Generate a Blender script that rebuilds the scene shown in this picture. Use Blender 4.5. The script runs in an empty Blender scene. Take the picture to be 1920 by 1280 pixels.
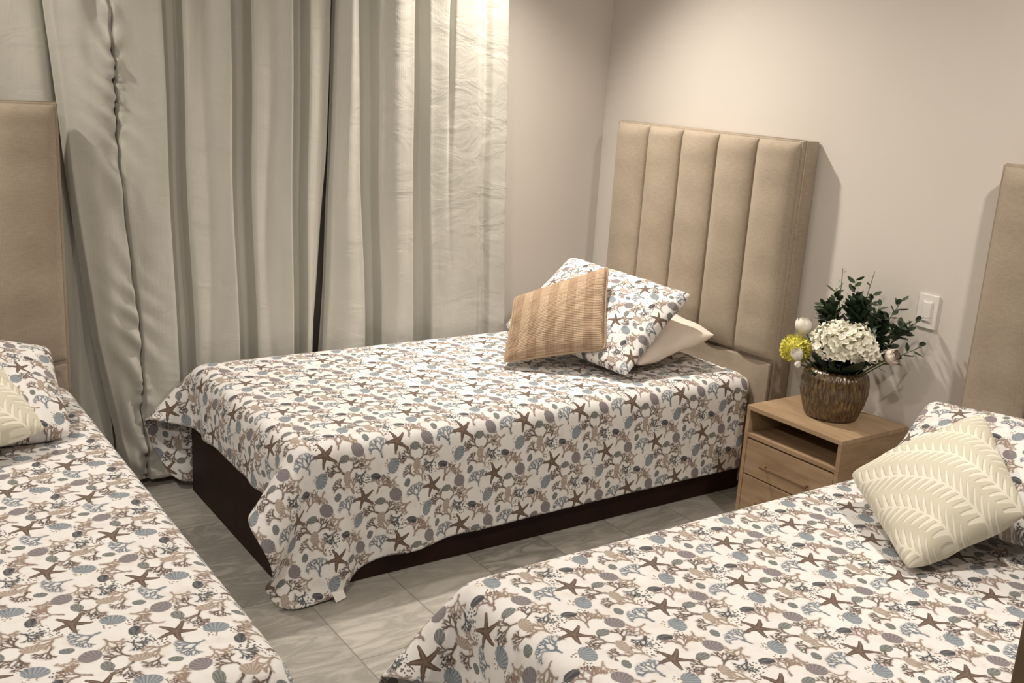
import bpy, bmesh, math, random
import numpy as np
from mathutils import Vector, Matrix

PI = math.pi
S = bpy.context.scene
C = S.collection

# ------------------------------------------------------------------ camera
cam_d = bpy.data.cameras.new('camera')
cam = bpy.data.objects.new('camera', cam_d)
C.objects.link(cam)
fw = Vector((0.55881399, 0.78965975, -0.25330694))
rt = Vector((0.82386169, -0.56352367, 0.06077006))
up = Vector((0.09475679, 0.24264905, 0.96547532))
M = Matrix((rt, up, -fw)).transposed().to_4x4()
M.translation = Vector((-3.2218, -3.9064, 1.6167))
cam.matrix_world = M
cam_d.sensor_width = 36.0
cam_d.lens = 36.0 * 1929.54 / 1920.0
cam_d.clip_start = 0.02
S.camera = cam

# ------------------------------------------------------------------ world, exposure
w = bpy.data.worlds.new('world'); S.world = w; w.use_nodes = True
w.node_tree.nodes['Background'].inputs[0].default_value = (0.9, 0.85, 0.75, 1)
w.node_tree.nodes['Background'].inputs[1].default_value = 0.02
S.view_settings.view_transform = 'Standard'
S.view_settings.look = 'None'
S.view_settings.gamma = 1.0
S.view_settings.exposure = 1.38
S.view_settings.use_curve_mapping = False
CEIL = 2.56
LIGHTS = [  # recessed ceiling spots of the room: x, y, watts, aim (x, y, z), cone
    (-0.80, -0.38, 92, (-0.95, -1.42, 0.0), 128), (-0.98, -3.02, 44, (-0.75, -2.5, 0.8), 165),
    (-3.55, -0.75, 44, (-3.1, -0.7, 0.4), 160), (-3.55, -3.15, 50, (-3.2, -2.3, 0.4), 165)]
LCOL = (1.0, 0.905, 0.785)
for i, (x, y, wt, aim, cone) in enumerate(LIGHTS):
    ld = bpy.data.lights.new('spot_bulb', 'SPOT'); ld.shadow_soft_size = 0.05
    ld.energy = wt; ld.color = LCOL; ld.spot_size = math.radians(cone); ld.spot_blend = 1.0
    lo = bpy.data.objects.new('spot_bulb', ld); C.objects.link(lo)
    lo.location = (x, y, CEIL - 0.012)
    lo.rotation_euler = (Vector(aim) - lo.location).to_track_quat('-Z', 'Y').to_euler()

# ------------------------------------------------------------------ helpers
def obj(name, bm, m=None, parent=None, smooth=True):
    me = bpy.data.meshes.new(name)
    bmesh.ops.recalc_face_normals(bm, faces=bm.faces)
    bm.to_mesh(me); bm.free()
    for p in me.polygons: p.use_smooth = smooth
    if m: me.materials.append(m)
    o = bpy.data.objects.new(name, me); C.objects.link(o)
    if parent: o.parent = parent
    return o

def mesh_obj(name, V, F, m=None, parent=None, uv=None, smooth=True):
    me = bpy.data.meshes.new(name)
    me.from_pydata([tuple(map(float, v)) for v in V], [], F)
    if uv is not None:
        l = me.uv_layers.new(name='UVMap')
        for p in me.polygons:
            for li in p.loop_indices:
                l.data[li].uv = uv[me.loops[li].vertex_index]
    for p in me.polygons: p.use_smooth = smooth
    if m: me.materials.append(m)
    o = bpy.data.objects.new(name, me); C.objects.link(o)
    if parent: o.parent = parent
    return o

def bx(bm, x0, x1, y0, y1, z0, z1, bev=0.0, seg=2):
    r = bmesh.ops.create_cube(bm, size=1.0)
    vs = r['verts']
    for v in vs:
        v.co = Vector(((x0 + x1) / 2 + v.co.x * (x1 - x0), (y0 + y1) / 2 + v.co.y * (y1 - y0), (z0 + z1) / 2 + v.co.z * (z1 - z0)))
    if bev > 0:
        es = list({e for v in vs for e in v.link_edges})
        bmesh.ops.bevel(bm, geom=es, offset=bev, segments=seg, profile=0.6, affect='EDGES')

def box(name, x0, x1, y0, y1, z0, z1, m, parent=None, bev=0.0, smooth=False):
    bm = bmesh.new(); bx(bm, x0, x1, y0, y1, z0, z1, bev)
    return obj(name, bm, m, parent, smooth)

def tube(bm, pts, r0, r1=None, n=8):
    r1 = r0 if r1 is None else r1
    rings = []
    pts = [Vector(p) for p in pts]
    for i, p in enumerate(pts):
        d = (pts[min(i + 1, len(pts) - 1)] - pts[max(i - 1, 0)]).normalized()
        a = d.orthogonal().normalized() if i == 0 else (a - d * a.dot(d)).normalized()
        b = d.cross(a)
        r = r0 + (r1 - r0) * i / max(1, len(pts) - 1)
        rings.append([bm.verts.new(p + (a * math.cos(2 * PI * k / n) + b * math.sin(2 * PI * k / n)) * r) for k in range(n)])
    for A, B in zip(rings, rings[1:]):
        for k in range(n):
            bm.faces.new((A[k], A[(k + 1) % n], B[(k + 1) % n], B[k]))
    bm.faces.new(rings[0][::-1]); bm.faces.new(rings[-1])

def empty(name, loc, rz=0.0):
    o = bpy.data.objects.new(name, None); C.objects.link(o)
    o.location = loc; o.rotation_euler = (0, 0, rz); o.empty_display_size = 0.1
    return o

def tag(o, label, cat, group=None):
    o['label'] = label; o['category'] = cat
    if group: o['group'] = group
    return o

def struct(o):
    o['kind'] = 'structure'; return o

# ------------------------------------------------------------------ node expressions
class X:
    """a value in a shader tree, with arithmetic"""
    def __init__(s, t, v): s.t = t; s.v = v
    def _m(s, op, *a, clamp=False):
        n = s.t.nodes.new('ShaderNodeMath'); n.operation = op; n.use_clamp = clamp
        for i, q in enumerate((s,) + a):
            q = q.v if isinstance(q, X) else q
            if isinstance(q, (int, float)): n.inputs[i].default_value = q
            else: s.t.links.new(q, n.inputs[i])
        return X(s.t, n.outputs[0])
    def __add__(s, o): return s._m('ADD', o)
    def __sub__(s, o): return s._m('SUBTRACT', o)
    def __mul__(s, o): return s._m('MULTIPLY', o)
    def __truediv__(s, o): return s._m('DIVIDE', o)
    def madd(s, a, b): return s._m('MULTIPLY_ADD', a, b)
    def lt(s, o): return s._m('LESS_THAN', o)
    def gt(s, o): return s._m('GREATER_THAN', o)
    def sin(s): return s._m('SINE')
    def cos(s): return s._m('COSINE')
    def abs(s): return s._m('ABSOLUTE')
    def sqrt(s): return s._m('SQRT')
    def round(s): return s._m('ROUND')
    def fract(s): return s._m('FRACT')
    def min(s, o): return s._m('MINIMUM', o)
    def max(s, o): return s._m('MAXIMUM', o)
    def atan2(s, o): return s._m('ARCTAN2', o)
    def pow(s, o): return s._m('POWER', o)

def new_mat(name, rough=0.6, spec=0.5, sheen=0.0):
    m = bpy.data.materials.new(name); m.use_nodes = True
    t = m.node_tree; b = t.nodes['Principled BSDF']
    b.inputs['Roughness'].default_value = rough
    b.inputs['Specular IOR Level'].default_value = spec
    b.inputs['Sheen Weight'].default_value = sheen
    return m, t, b

def coord(t, kind='Object', scale=None):
    tc = t.nodes.new('ShaderNodeTexCoord'); s = tc.outputs[kind]
    if scale:
        mp = t.nodes.new('ShaderNodeMapping'); mp.inputs['Scale'].default_value = scale
        t.links.new(s, mp.inputs[0]); s = mp.outputs[0]
    return s

def sep(t, s):
    n = t.nodes.new('ShaderNodeSeparateXYZ'); t.links.new(s, n.inputs[0])
    return X(t, n.outputs[0]), X(t, n.outputs[1]), X(t, n.outputs[2])

def noise(t, s, scale, detail=3.0, rough=0.5, dist=0.0):
    n = t.nodes.new('ShaderNodeTexNoise'); n.inputs['Scale'].default_value = scale
    n.inputs['Detail'].default_value = detail; n.inputs['Roughness'].default_value = rough
    n.inputs['Distortion'].default_value = dist
    t.links.new(s, n.inputs['Vector']); return X(t, n.outputs[0])

def ramp(t, x, stops):
    n = t.nodes.new('ShaderNodeValToRGB'); e = n.color_ramp.elements
    while len(e) < len(stops): e.new(0.5)
    for el, (p, c) in zip(e, stops):
        el.position = p; el.color = (*c, 1)
    t.links.new(x.v, n.inputs[0]); return n.outputs[0]

def mix(t, fac, a, b):
    n = t.nodes.new('ShaderNodeMix'); n.data_type = 'RGBA'; n.clamp_factor = True
    for q, i in ((fac, 0), (a, 6), (b, 7)):
        q = q.v if isinstance(q, X) else q
        if isinstance(q, (int, float)): n.inputs[i].default_value = q
        elif isinstance(q, tuple): n.inputs[i].default_value = (*q, 1)
        else: t.links.new(q, n.inputs[i])
    return n.outputs[2]

def bump(t, b, h, strength=0.3, dist=0.01):
    n = t.nodes.new('ShaderNodeBump'); n.inputs['Strength'].default_value = strength
    n.inputs['Distance'].default_value = dist
    t.links.new(h.v, n.inputs['Height']); t.links.new(n.outputs[0], b.inputs['Normal'])

def setc(t, b, c):
    if isinstance(c, tuple): b.inputs['Base Color'].default_value = (*c, 1)
    else: t.links.new(c, b.inputs['Base Color'])

def simple(name, c, rough=0.6, spec=0.5, nscale=0, var=0.12, bs=0.0, sheen=0.0, metal=0.0):
    m, t, b = new_mat(name, rough, spec, sheen)
    b.inputs['Metallic'].default_value = metal
    if nscale:
        nz = noise(t, coord(t), nscale, 4)
        setc(t, b, ramp(t, nz, [(0.3, tuple(k * (1 - var) for k in c)), (0.7, tuple(min(1, k * (1 + var)) for k in c))]))
        if bs: bump(t, b, nz, bs, 0.01)
    else: setc(t, b, c)
    return m

# ------------------------------------------------------------------ materials
def mat_print():
    """sea print: starfish, shells, corals on off-white cotton, half-drop repeat"""
    m, t, b = new_mat('sea_print_cotton', 0.85, 0.2, 0.1)
    s = coord(t, 'UV')
    x, y, _ = sep(t, s)
    nx = noise(t, s, 60, 2); ny = noise(t, s, 47, 2)
    AX, AY, SH = 0.245, 0.165, 0.1225
    def at(mx, my, ang=0.0, wob=0.0):
        dx = x - mx; dy = y - my
        row = (dy / AY).round()
        dy = dy - row * AY; dx = dx - row * SH
        dx = dx - (dx / AX).round() * AX
        if wob:
            dx = dx + (nx - 0.5) * wob; dy = dy + (ny - 0.5) * wob
        if ang:
            c, q = math.cos(ang), math.sin(ang)
            return dx * c + dy * q, dy * c - dx * q
        return dx, dy
    col = mix(t, noise(t, s, 9, 2), (0.75, 0.735, 0.735), (0.85, 0.84, 0.835))
    # faint watercolour blotches of the ground
    col = mix(t, (noise(t, s, 22, 3) - 0.5) * 1.6, col, (0.62, 0.54, 0.49))
    def ell(mx, my, a, bb, ang, c, ribs=0, c2=None, k=0.9):
        nonlocal col
        dx, dy = at(mx, my, ang, 0.006)
        r = ((dx / a).pow(2) + (dy / bb).pow(2)).sqrt()
        msk = (X(t, r.v) * -9 + 9)._m('MINIMUM', 1.0)._m('MAXIMUM', 0.0)
        cc = c
        if ribs:
            ph = dy.atan2(dx + a * 1.15)
            st = ((ph * ribs).sin() * 0.5 + 0.5)
            cc = mix(t, st * 0.75, c, c2 or tuple(min(1, q * 2.2) for q in c))
        col = mix(t, msk * k, col, cc)
    def coral(mx, my, R, n, c, ang=0.0, fan=0.5, k=0.92, wid=0.0022, lv=4):
        """branching coral: a mirrored, folded tree of tapering twigs"""
        nonlocal col
        px, py = at(mx, my, ang, 0.016)
        py = py + R * 0.62
        L = R * 0.46; dmin = None; w_ = wid
        for q in range(lv):
            cy = py._m('MAXIMUM', 0.0)._m('MINIMUM', L)
            ddy = py - cy
            d = (px * px + ddy * ddy).sqrt() - w_
            dmin = d if dmin is None else dmin.min(d)
            if q == lv - 1: break
            py = py - L * (0.86 if q else 0.75)
            px = px.abs()
            a = fan * (1.0 if q % 2 == 0 else 0.8)
            cs, sn = math.cos(a), math.sin(a)
            px, py = px * cs - py * sn, py * cs + px * sn
            if q == 0: px, py = px, py
            L *= 0.80; w_ *= 0.90
        msk = (dmin * -900 + 0.5)._m('ADD', 0.3, clamp=True)
        msk = msk * ((ny - 0.5) * 1.5 + 0.85)._m('ADD', 0.1, clamp=True)
        halo = (dmin * -220 + 1.0)._m('MAXIMUM', 0.0)._m('MINIMUM', 1.0)
        col = mix(t, halo * 0.30, col, c)
        col = mix(t, msk * k, col, c)
    def sprig(mx, my, R, c, sc, k=0.9, th=0.30):
        nonlocal col
        dx, dy = at(mx, my, 0, 0.012)
        r = (dx * dx + dy * dy).sqrt()
        v = t.nodes.new('ShaderNodeTexVoronoi'); v.voronoi_dimensions = '2D'; v.inputs['Scale'].default_value = sc
        t.links.new(s, v.inputs['Vector'])
        msk = X(t, v.outputs['Distance']).lt(th) * r.lt(R)
        col = mix(t, msk * k, col, c)
    BR = (0.105, 0.068, 0.050); TAN = (0.29, 0.215, 0.165); PINK = (0.24, 0.165, 0.140)
    BLU = (0.125, 0.16, 0.205); SLT = (0.045, 0.05, 0.062); MAU = (0.125, 0.11, 0.13); GRN = (0.085, 0.10, 0.10)
    coral(-0.045, 0.050, 0.040, 7, TAN, 0.3, 0.50, wid=0.0024, lv=5)
    coral(0.056, 0.034, 0.042, 8, PINK, -0.4, 0.48, wid=0.0024, lv=6)
    coral(-0.108, -0.045, 0.036, 6, TAN, 1.9, 0.56, wid=0.0023, lv=5)
    coral(0.034, -0.050, 0.038, 6, BR, 0.9, 0.52, wid=0.0024, lv=5)
    coral(-0.064, -0.012, 0.042, 7, BLU, 0.2, 0.52, wid=0.0022, lv=6)
    coral(0.092, -0.050, 0.036, 6, BR, -0.8, 0.52, wid=0.0022, lv=5)
    coral(-0.010, 0.078, 0.032, 6, SLT, 2.2, 0.50, wid=0.0020, lv=5)
    coral(0.000, -0.054, 0.028, 6, PINK, 3.0, 0.50, wid=0.0020, lv=4)
    coral(-0.090, 0.064, 0.030, 6, BR, 0.9, 0.50, wid=0.0020, lv=5)
    coral(0.098, 0.040, 0.030, 6, TAN, 2.6, 0.52, wid=0.0022, lv=5)
    sprig(0.004, 0.062, 0.022, GRN, 120)
    sprig(-0.020, 0.035, 0.016, BR, 140)
    sprig(0.005, -0.050, 0.016, SLT, 150)
    sprig(0.075, 0.062, 0.014, BR, 150)
    sprig(-0.040, -0.060, 0.014, TAN, 140)
    ell(0.108, -0.003, 0.021, 0.024, 0.5, MAU, 26, (0.27, 0.235, 0.25))
    ell(-0.098, 0.030, 0.011, 0.015, -0.3, GRN, 14)
    ell(0.060, -0.022, 0.018, 0.013, 0.1, GRN, 22, (0.25, 0.26, 0.25))
    ell(-0.022, -0.072, 0.020, 0.027, -0.4, BLU, 24, (0.34, 0.39, 0.43))
    ell(0.040, 0.068, 0.019, 0.012, -0.3, SLT, 12, (0.14, 0.14, 0.15), 0.95)
    ell(0.062, -0.080, 0.014, 0.022, -0.2, (0.30, 0.23, 0.19), 20, (0.52, 0.44, 0.37))
    # starfish
    dx, dy = at(0.0, 0.0, 0.12, 0.004)
    r = (dx * dx + dy * dy).sqrt()
    th = dx.atan2(dy) + r * 5
    fr = ((th * (5 / (2 * PI)) + 0.5).fract() - 0.5).abs() * (2 * PI / 5)
    u = r * fr.cos(); q = r * fr.sin()
    msk = q.lt(u * -0.15 + 0.0088) * u.lt(0.040)
    sc = mix(t, (q * 300)._m('MINIMUM', 1.0), (0.19, 0.13, 0.095), BR)
    col = mix(t, msk * 0.97, col, sc)
    setc(t, b, col)
    bump(t, b, noise(t, s, 14, 3, 0.5), 0.30, 0.006)
    return m

def mat_linen(name, c1, c2, sc=1.0, wov=0.25):
    m, t, b = new_mat(name, 0.92, 0.15, 0.15)
    a = noise(t, coord(t, 'Object', (1, 1, 14)), 38 * sc, 3); h = noise(t, coord(t, 'Object', (1, 9, 1)), 60 * sc, 3)
    big = noise(t, coord(t), 5, 2)
    f = (a * 0.4 + h * 0.35 + big * 0.35)
    setc(t, b, ramp(t, f, [(0.38, c1), (0.68, c2)]))
    bump(t, b, f, wov, 0.004)
    return m

def mat_curtain():
    m, t, b = new_mat('sage_grey_satin', 0.45, 0.45, 0.1)
    s = coord(t, 'Object')
    fine = noise(t, coord(t, 'Object', (1, 1, 0.25)), 10, 3)
    cr = noise(t, coord(t, 'Object', (1, 1, 1.7)), 5.0, 4, 0.55, 0.8)
    setc(t, b, ramp(t, fine, [(0.3, (0.54, 0.53, 0.485)), (0.7, (0.60, 0.59, 0.54))]))
    bump(t, b, cr + noise(t, coord(t, 'Object', (60, 1, 2)), 3, 2) * 0.10, 0.32, 0.02)
    return m

def mat_leaf():
    """ivory embroidered fern fronds on cream ground"""
    m, t, b = new_mat('embroidered_leaf_cotton', 0.85, 0.2, 0.15)
    s = coord(t, 'UV')
    x, y, _ = sep(t, s)
    xr = x * 0.80 + y * 0.60; yr = y * 0.80 - x * 0.60
    P = 0.092
    xx = xr + (yr * 13).sin() * 0.016
    ci = (xx / P).round()
    d = xx - ci * P
    ad = d.abs()
    ph = (yr + ci * 0.017 - ad * 0.95 + (ad * ad) * 5) * (2 * PI / 0.024)
    lf = ph.sin() - (ad * 25 - 0.35)
    leaf = (lf * 1.4 + 0.35)._m('MINIMUM', 1.0)._m('MAXIMUM', 0.0)
    leaf = leaf * ad.lt(0.039)
    stem = ad.lt(0.0028)
    h = leaf.max(stem)
    setc(t, b, mix(t, h, (0.63, 0.60, 0.49), (0.80, 0.77, 0.66)))
    bump(t, b, h + noise(t, s, 150, 2) * 0.12, 0.45, 0.006)
    return m

def mat_raffia():
    m, t, b = new_mat('striped_raffia_weave', 0.8, 0.25)
    s = coord(t, 'UV')
    x, y, _ = sep(t, s)
    st = ((x / 0.074).fract() - 0.5).abs().gt(0.25)
    a = noise(t, coord(t, 'UV', (3, 60, 1)), 5, 3)
    bn = noise(t, coord(t, 'UV', (30, 1.5, 1)), 9, 2)
    f = (a * 0.8 + bn * 0.4)
    c1 = ramp(t, f, [(0.40, (0.21, 0.135, 0.085)), (0.75, (0.42, 0.30, 0.205))])
    c2 = ramp(t, f, [(0.40, (0.29, 0.20, 0.13)), (0.75, (0.51, 0.39, 0.28))])
    setc(t, b, mix(t, st * 0.9, c1, c2))
    bump(t, b, (y * 900).sin() * 0.3 + a, 0.6, 0.003)
    return m

def mat_oak():
    m, t, b = new_mat('light_oak_veneer', 0.5, 0.35)
    a = noise(t, coord(t, 'Object', (1.6, 1.0, 9)), 3.2, 4, 0.6, 0.5)
    f = noise(t, coord(t, 'Object', (5, 1.0, 60)), 8, 3)
    setc(t, b, ramp(t, a * 0.65 + f * 0.35, [(0.35, (0.27, 0.175, 0.10)), (0.65, (0.43, 0.30, 0.19))]))
    bump(t, b, f, 0.08, 0.002)
    return m

def mat_oak_top():
    m, t, b = new_mat('light_oak_veneer_top', 0.45, 0.4)
    a = noise(t, coord(t, 'Object', (7, 1.0, 1)), 3.2, 4, 0.6, 0.5)
    f = noise(t, coord(t, 'Object', (60, 1.0, 1)), 6, 3)
    setc(t, b, ramp(t, a * 0.65 + f * 0.35, [(0.35, (0.33, 0.22, 0.13)), (0.65, (0.49, 0.35, 0.225))]))
    return m

def mat_marble():
    m, t, b = new_mat('polished_grey_marble', 0.22, 0.5)
    s = coord(t, 'Object')
    x, y, z = sep(t, s)
    TX, TY = 0.305, 0.61
    cx = ((x + 2.045) / TX)
    col = cx._m('FLOOR')
    fx = cx.fract()
    par = (col * 0.5).fract().gt(0.25)
    cy = ((y + 1.61) / TY) + (par * 0.0 + (par * -1 + 1) * 0.0) + par * 0.30
    row = cy._m('FLOOR'); fy = cy.fract()
    ex = (fx - 0.5).abs().gt(0.5 - 0.0022 / TX); ey = (fy - 0.5).abs().gt(0.5 - 0.0022 / TY)
    g = ex.max(ey)
    # per-tile offset so that veins break at joints
    cmb = t.nodes.new('ShaderNodeCombineXYZ')
    ox = x + (col * 7.31 + row * 3.17); oy = y + (row * 5.77 - col * 2.9)
    t.links.new(ox.v, cmb.inputs[0]); t.links.new(oy.v, cmb.inputs[1])
    mp = t.nodes.new('ShaderNodeMapping'); mp.inputs['Rotation'].default_value = (0, 0, 0.75); mp.inputs['Scale'].default_value = (1.0, 3.2, 1)
    t.links.new(cmb.outputs[0], mp.inputs[0])
    a = noise(t, mp.outputs[0], 3.0, 6, 0.6, 1.2)
    v = ((a - 0.5).abs() * 9)._m('MINIMUM', 1.0)
    cl = noise(t, mp.outputs[0], 1.8, 4, 0.6, 0.6)
    base = ramp(t, cl, [(0.3, (0.33, 0.315, 0.29)), (0.7, (0.52, 0.50, 0.46))])
    base = mix(t, (v * -1 + 1) * 0.8, base, (0.22, 0.21, 0.19))
    rnd = t.nodes.new('ShaderNodeTexWhiteNoise'); rnd.noise_dimensions = '2D'
    c2 = t.nodes.new('ShaderNodeCombineXYZ'); t.links.new(col.v, c2.inputs[0]); t.links.new(row.v, c2.inputs[1])
    t.links.new(c2.outputs[0], rnd.inputs['Vector'])
    base = mix(t, X(t, rnd.outputs[0]) * 0.35, base, (0.62, 0.59, 0.53))
    base = mix(t, g * 0.6, base, (0.16, 0.15, 0.13))
    setc(t, b, base)
    return m

def mat_vase():
    m, t, b = new_mat('amber_ribbed_glass', 0.16, 0.7)
    s = coord(t, 'Object')
    a = noise(t, coord(t, 'Object', (3, 3, 0.6)), 40, 4, 0.6, 0.5)
    setc(t, b, ramp(t, a, [(0.34, (0.030, 0.013, 0.004)), (0.52, (0.100, 0.058, 0.020)), (0.75, (0.29, 0.20, 0.085))]))
    b.inputs['Coat Weight'].default_value = 0.5
    b.inputs['Coat Roughness'].default_value = 0.1
    bump(t, b, a, 0.5, 0.004)
    return m

PRINT = mat_print(); CURT = mat_curtain(); LEAFC = mat_leaf(); RAFF = mat_raffia()
LINEN = mat_linen('beige_linen', (0.31, 0.252, 0.195), (0.425, 0.36, 0.285))
LINENS = mat_linen('beige_linen_plain', (0.29, 0.236, 0.180), (0.395, 0.332, 0.262))
WHITE_COT = simple('white_cotton', (0.72, 0.63, 0.56), 0.85, 0.2, 6, 0.05, 0.25, 0.2)
MATTR = simple('mattress_cotton', (0.70, 0.66, 0.60), 0.9, 0.2, 20, 0.05, 0.1)
MAHOG = simple('dark_mahogany', (0.020, 0.0062, 0.004), 0.6, 0.25, 9, 0.35, 0.05)
OAK = mat_oak(); OAKT = mat_oak_top(); MARB = mat_marble(); VASE = mat_vase()
WALL2 = simple('unseen_wall_darkened', (0.42, 0.38, 0.34), 0.8, 0.2, 3, 0.01)  # unseen walls, taupe made darker to cut the light bounced into the room
WALL = simple('painted_plaster', (0.65, 0.61, 0.57), 0.75, 0.25, 3, 0.015, 0.02)
CEILM = simple('ceiling_paint', (0.80, 0.78, 0.74), 0.85, 0.2, 3, 0.01)
PLASTIC = simple('white_plastic', (0.80, 0.77, 0.74), 0.35, 0.5)
HANDLE = simple('bronze_handle', (0.17, 0.105, 0.06), 0.4, 0.5, 30, 0.1)
METAL = simple('brushed_nickel', (0.5, 0.48, 0.45), 0.35, 0.5, metal=1.0)
TAGM = simple('woven_tag', (0.86, 0.83, 0.78), 0.8, 0.2, 200, 0.06)
TAGINK = simple('tag_ink', (0.35, 0.34, 0.34), 0.8, 0.2)
DWOOD = simple('olive_brown_wood', (0.16, 0.115, 0.065), 0.5, 0.4, 8, 0.25, 0.05)

# ------------------------------------------------------------------ room shell
RX0, RY0 = -4.75, -5.2
T = 0.12
struct(box('floor', RX0 - T, T, RY0 - T, T, -0.1, 0.0, MARB))
struct(box('ceiling', RX0 - T, T, RY0 - T, T, CEIL, CEIL + 0.1, CEILM))
struct(box('wall_right', 0.0, T, RY0 - T, T, 0.0, CEIL, WALL))
struct(box('wall_back', RX0 - T, 0.0, 0.0, T, 0.0, CEIL, WALL))
struct(box('wall_left', RX0 - T, RX0, RY0 - T, 0.0, 0.0, CEIL, WALL2))
struct(box('wall_front', RX0, 0.0, RY0 - T, RY0, 0.0, CEIL, WALL2))

for i, (x, y, wt, aim, cone) in enumerate(LIGHTS):   # trim rings of the recessed spots, above the frame
    bm = bmesh.new()
    n = 32
    prof = [(0.060, 0.0), (0.062, -0.010), (0.080, -0.010), (0.085, -0.002), (0.085, 0.0)]
    rings = [[bm.verts.new((x + r * math.cos(2 * PI * k / n), y + r * math.sin(2 * PI * k / n), CEIL + z)) for k in range(n)] for r, z in prof]
    for A, B in zip(rings, rings[1:]):
        for k in range(n): bm.faces.new((A[k], A[(k + 1) % n], B[(k + 1) % n], B[k]))
    o = obj('ceiling_spot_trim', bm, PLASTIC)
    tag(o, 'white ring of a recessed ceiling spot ' + ['over the middle bed pillows', 'over the right bed', 'over the left bed', 'by the entrance side'][i], 'ceiling light', 'recessed ceiling spots')

# ------------------------------------------------------------------ curtains
def interp(zs, vs, z):
    # zs descending; linear extrapolation outside
    if z >= zs[0]: i = 0
    elif z <= zs[-1]: i = len(zs) - 2
    else:
        i = 0
        while z < zs[i + 1]: i += 1
    f = (z - zs[i]) / (zs[i + 1] - zs[i])
    return vs[i] + (vs[i + 1] - vs[i]) * f

ZL = [1.92, 1.232, 0.60, 0.05]
def curtain(name, cols, label, z0=0.03, z1=2.44, per=12, nz=170, seam=None, pucker=0.0):
    """cols: [(x at the four heights), y] ; profile eased between columns"""
    V = []; F = []; uv = []
    n = (len(cols) - 1) * per + 1
    rnd = random.Random(len(cols) * 7)
    ph = [rnd.uniform(0, 6) for _ in range(6)]
    for j in range(nz + 1):
        z = z1 + (z0 - z1) * j / nz
        xs = [interp(ZL, c[0], z) for c in cols]
        ys = [c[1] if not isinstance(c[1], tuple) else interp(ZL, c[1], min(max(z, 0.05), 1.92)) for c in cols]
        for i in range(n):
            k = min(i // per, len(cols) - 2); f = (i - k * per) / per
            e = f * f * (3 - 2 * f)
            xx = xs[k] + (xs[k + 1] - xs[k]) * f
            yy = ys[k] + (ys[k + 1] - ys[k]) * e
            s = xx * 9 + ph[0]
            yy += 0.0035 * math.sin(s * 1.7 + z * 2.3 + ph[1]) + 0.002 * math.sin(s * 4.1 - z * 5 + ph[2])
            xx += 0.004 * math.sin(z * 3.1 + ph[3] + xx * 2) + 0.002 * math.sin(z * 7.7 + ph[4])
            if pucker and seam is not None:
                sx = interp(ZL, cols[seam][0], z)
                d = (xx - sx)
                env = math.exp(-(d / 0.075) ** 2) * (1.0 if d < 0 else 0.35)
                a = pucker * env * (0.6 + 0.4 * math.sin(z * 5))
                yy += a * (math.sin(z * 46 + 3 * math.sin(z * 9) + d * 60) * 0.5 + 0.6 * math.sin(z * 19 + 2 * math.sin(z * 6.3) - d * 32))
                yy += pucker * 0.45 * math.exp(-(d / 0.022) ** 2) * math.sin(z * 120 + 5 * math.sin(z * 13)) * max(0, math.sin(z * 4.4 + 0.8))
            V.append((xx, min(yy, -0.012), z)); uv.append((i / n * 2, z))
    for j in range(nz):
        for i in range(n - 1):
            a = j * n + i; F.append((a, a + 1, a + n + 1, a + n))
    o = mesh_obj(name, V, F, CURT, None, uv)
    sd = o.modifiers.new('thick', 'SOLIDIFY'); sd.thickness = 0.003; sd.offset = 0
    tag(o, label, 'curtain', 'floor-length curtains')
    return o
Rg, Vl = -0.155, -0.075   # ridge and valley depth
def c4(a, b, c, d=None, y=Rg):
    return ([a, b, c, (c + (c - b) * 0.75) if d is None else d], y)

curtain('curtain', [c4(-3.30, -3.30, -3.30, y=-0.08), c4(-3.15, -3.15, -3.15, y=-0.13), c4(-3.02, -3.02, -3.02, y=-0.08), c4(-2.86, -2.86, -2.86, y=-0.085),
    c4(-2.78, -2.78, -2.78, y=-0.115), c4(-2.66, -2.66, -2.66, y=-0.085), c4(-2.56, -2.50, -2.46, y=-0.10), c4(-2.49, -2.44, -2.39, y=-0.065), c4(-2.42, -2.38, -2.34, y=-0.05)],
    'pale sage curtain hanging behind the left beige headboard')
curtain('curtain', [
    c4(-2.506, -2.452, -2.395, -2.29, y=-0.085), c4(-2.485, -2.435, -2.38, -2.275, y=-0.135), c4(-2.40, -2.36, -2.32, -2.25, y=-0.155),
    c4(-2.316, -2.287, -2.245, -2.232, y=-0.152), c4(-2.304, -2.276, -2.234, -2.222, y=-0.126),
    c4(-2.292, -2.265, -2.223, -2.211, y=-0.152), c4(-2.135, -2.118, -2.105, -2.09, y=-0.158), c4(-2.112, -2.095, -2.082, -2.07, y=Vl), c4(-2.060, -2.052, -2.035, -2.02, y=Vl), c4(-2.040, -2.035, -2.015, -2.0, y=-0.15),
    c4(-1.96, -1.95, -1.94, y=-0.135), c4(-1.892, -1.883, -1.868, y=-0.16), c4(-1.870, -1.862, -1.848, y=Vl), c4(-1.812, -1.805, -1.795, y=Vl), c4(-1.793, -1.788, -1.775, y=-0.15),
    c4(-1.71, -1.705, -1.70, y=-0.135), c4(-1.658, -1.650, -1.640, y=-0.16), c4(-1.638, -1.630, -1.620, y=Vl), c4(-1.592, -1.585, -1.582, y=Vl), c4(-1.575, -1.570, -1.566, y=-0.14), c4(-1.52, -1.52, -1.552, -1.56, y=-0.13),
    c4(-1.483, -1.492, -1.540, -1.55, y=-0.12)],
    'middle sage-grey curtain with a puckered side hem and deep straight folds', seam=4, pucker=0.036)
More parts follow.
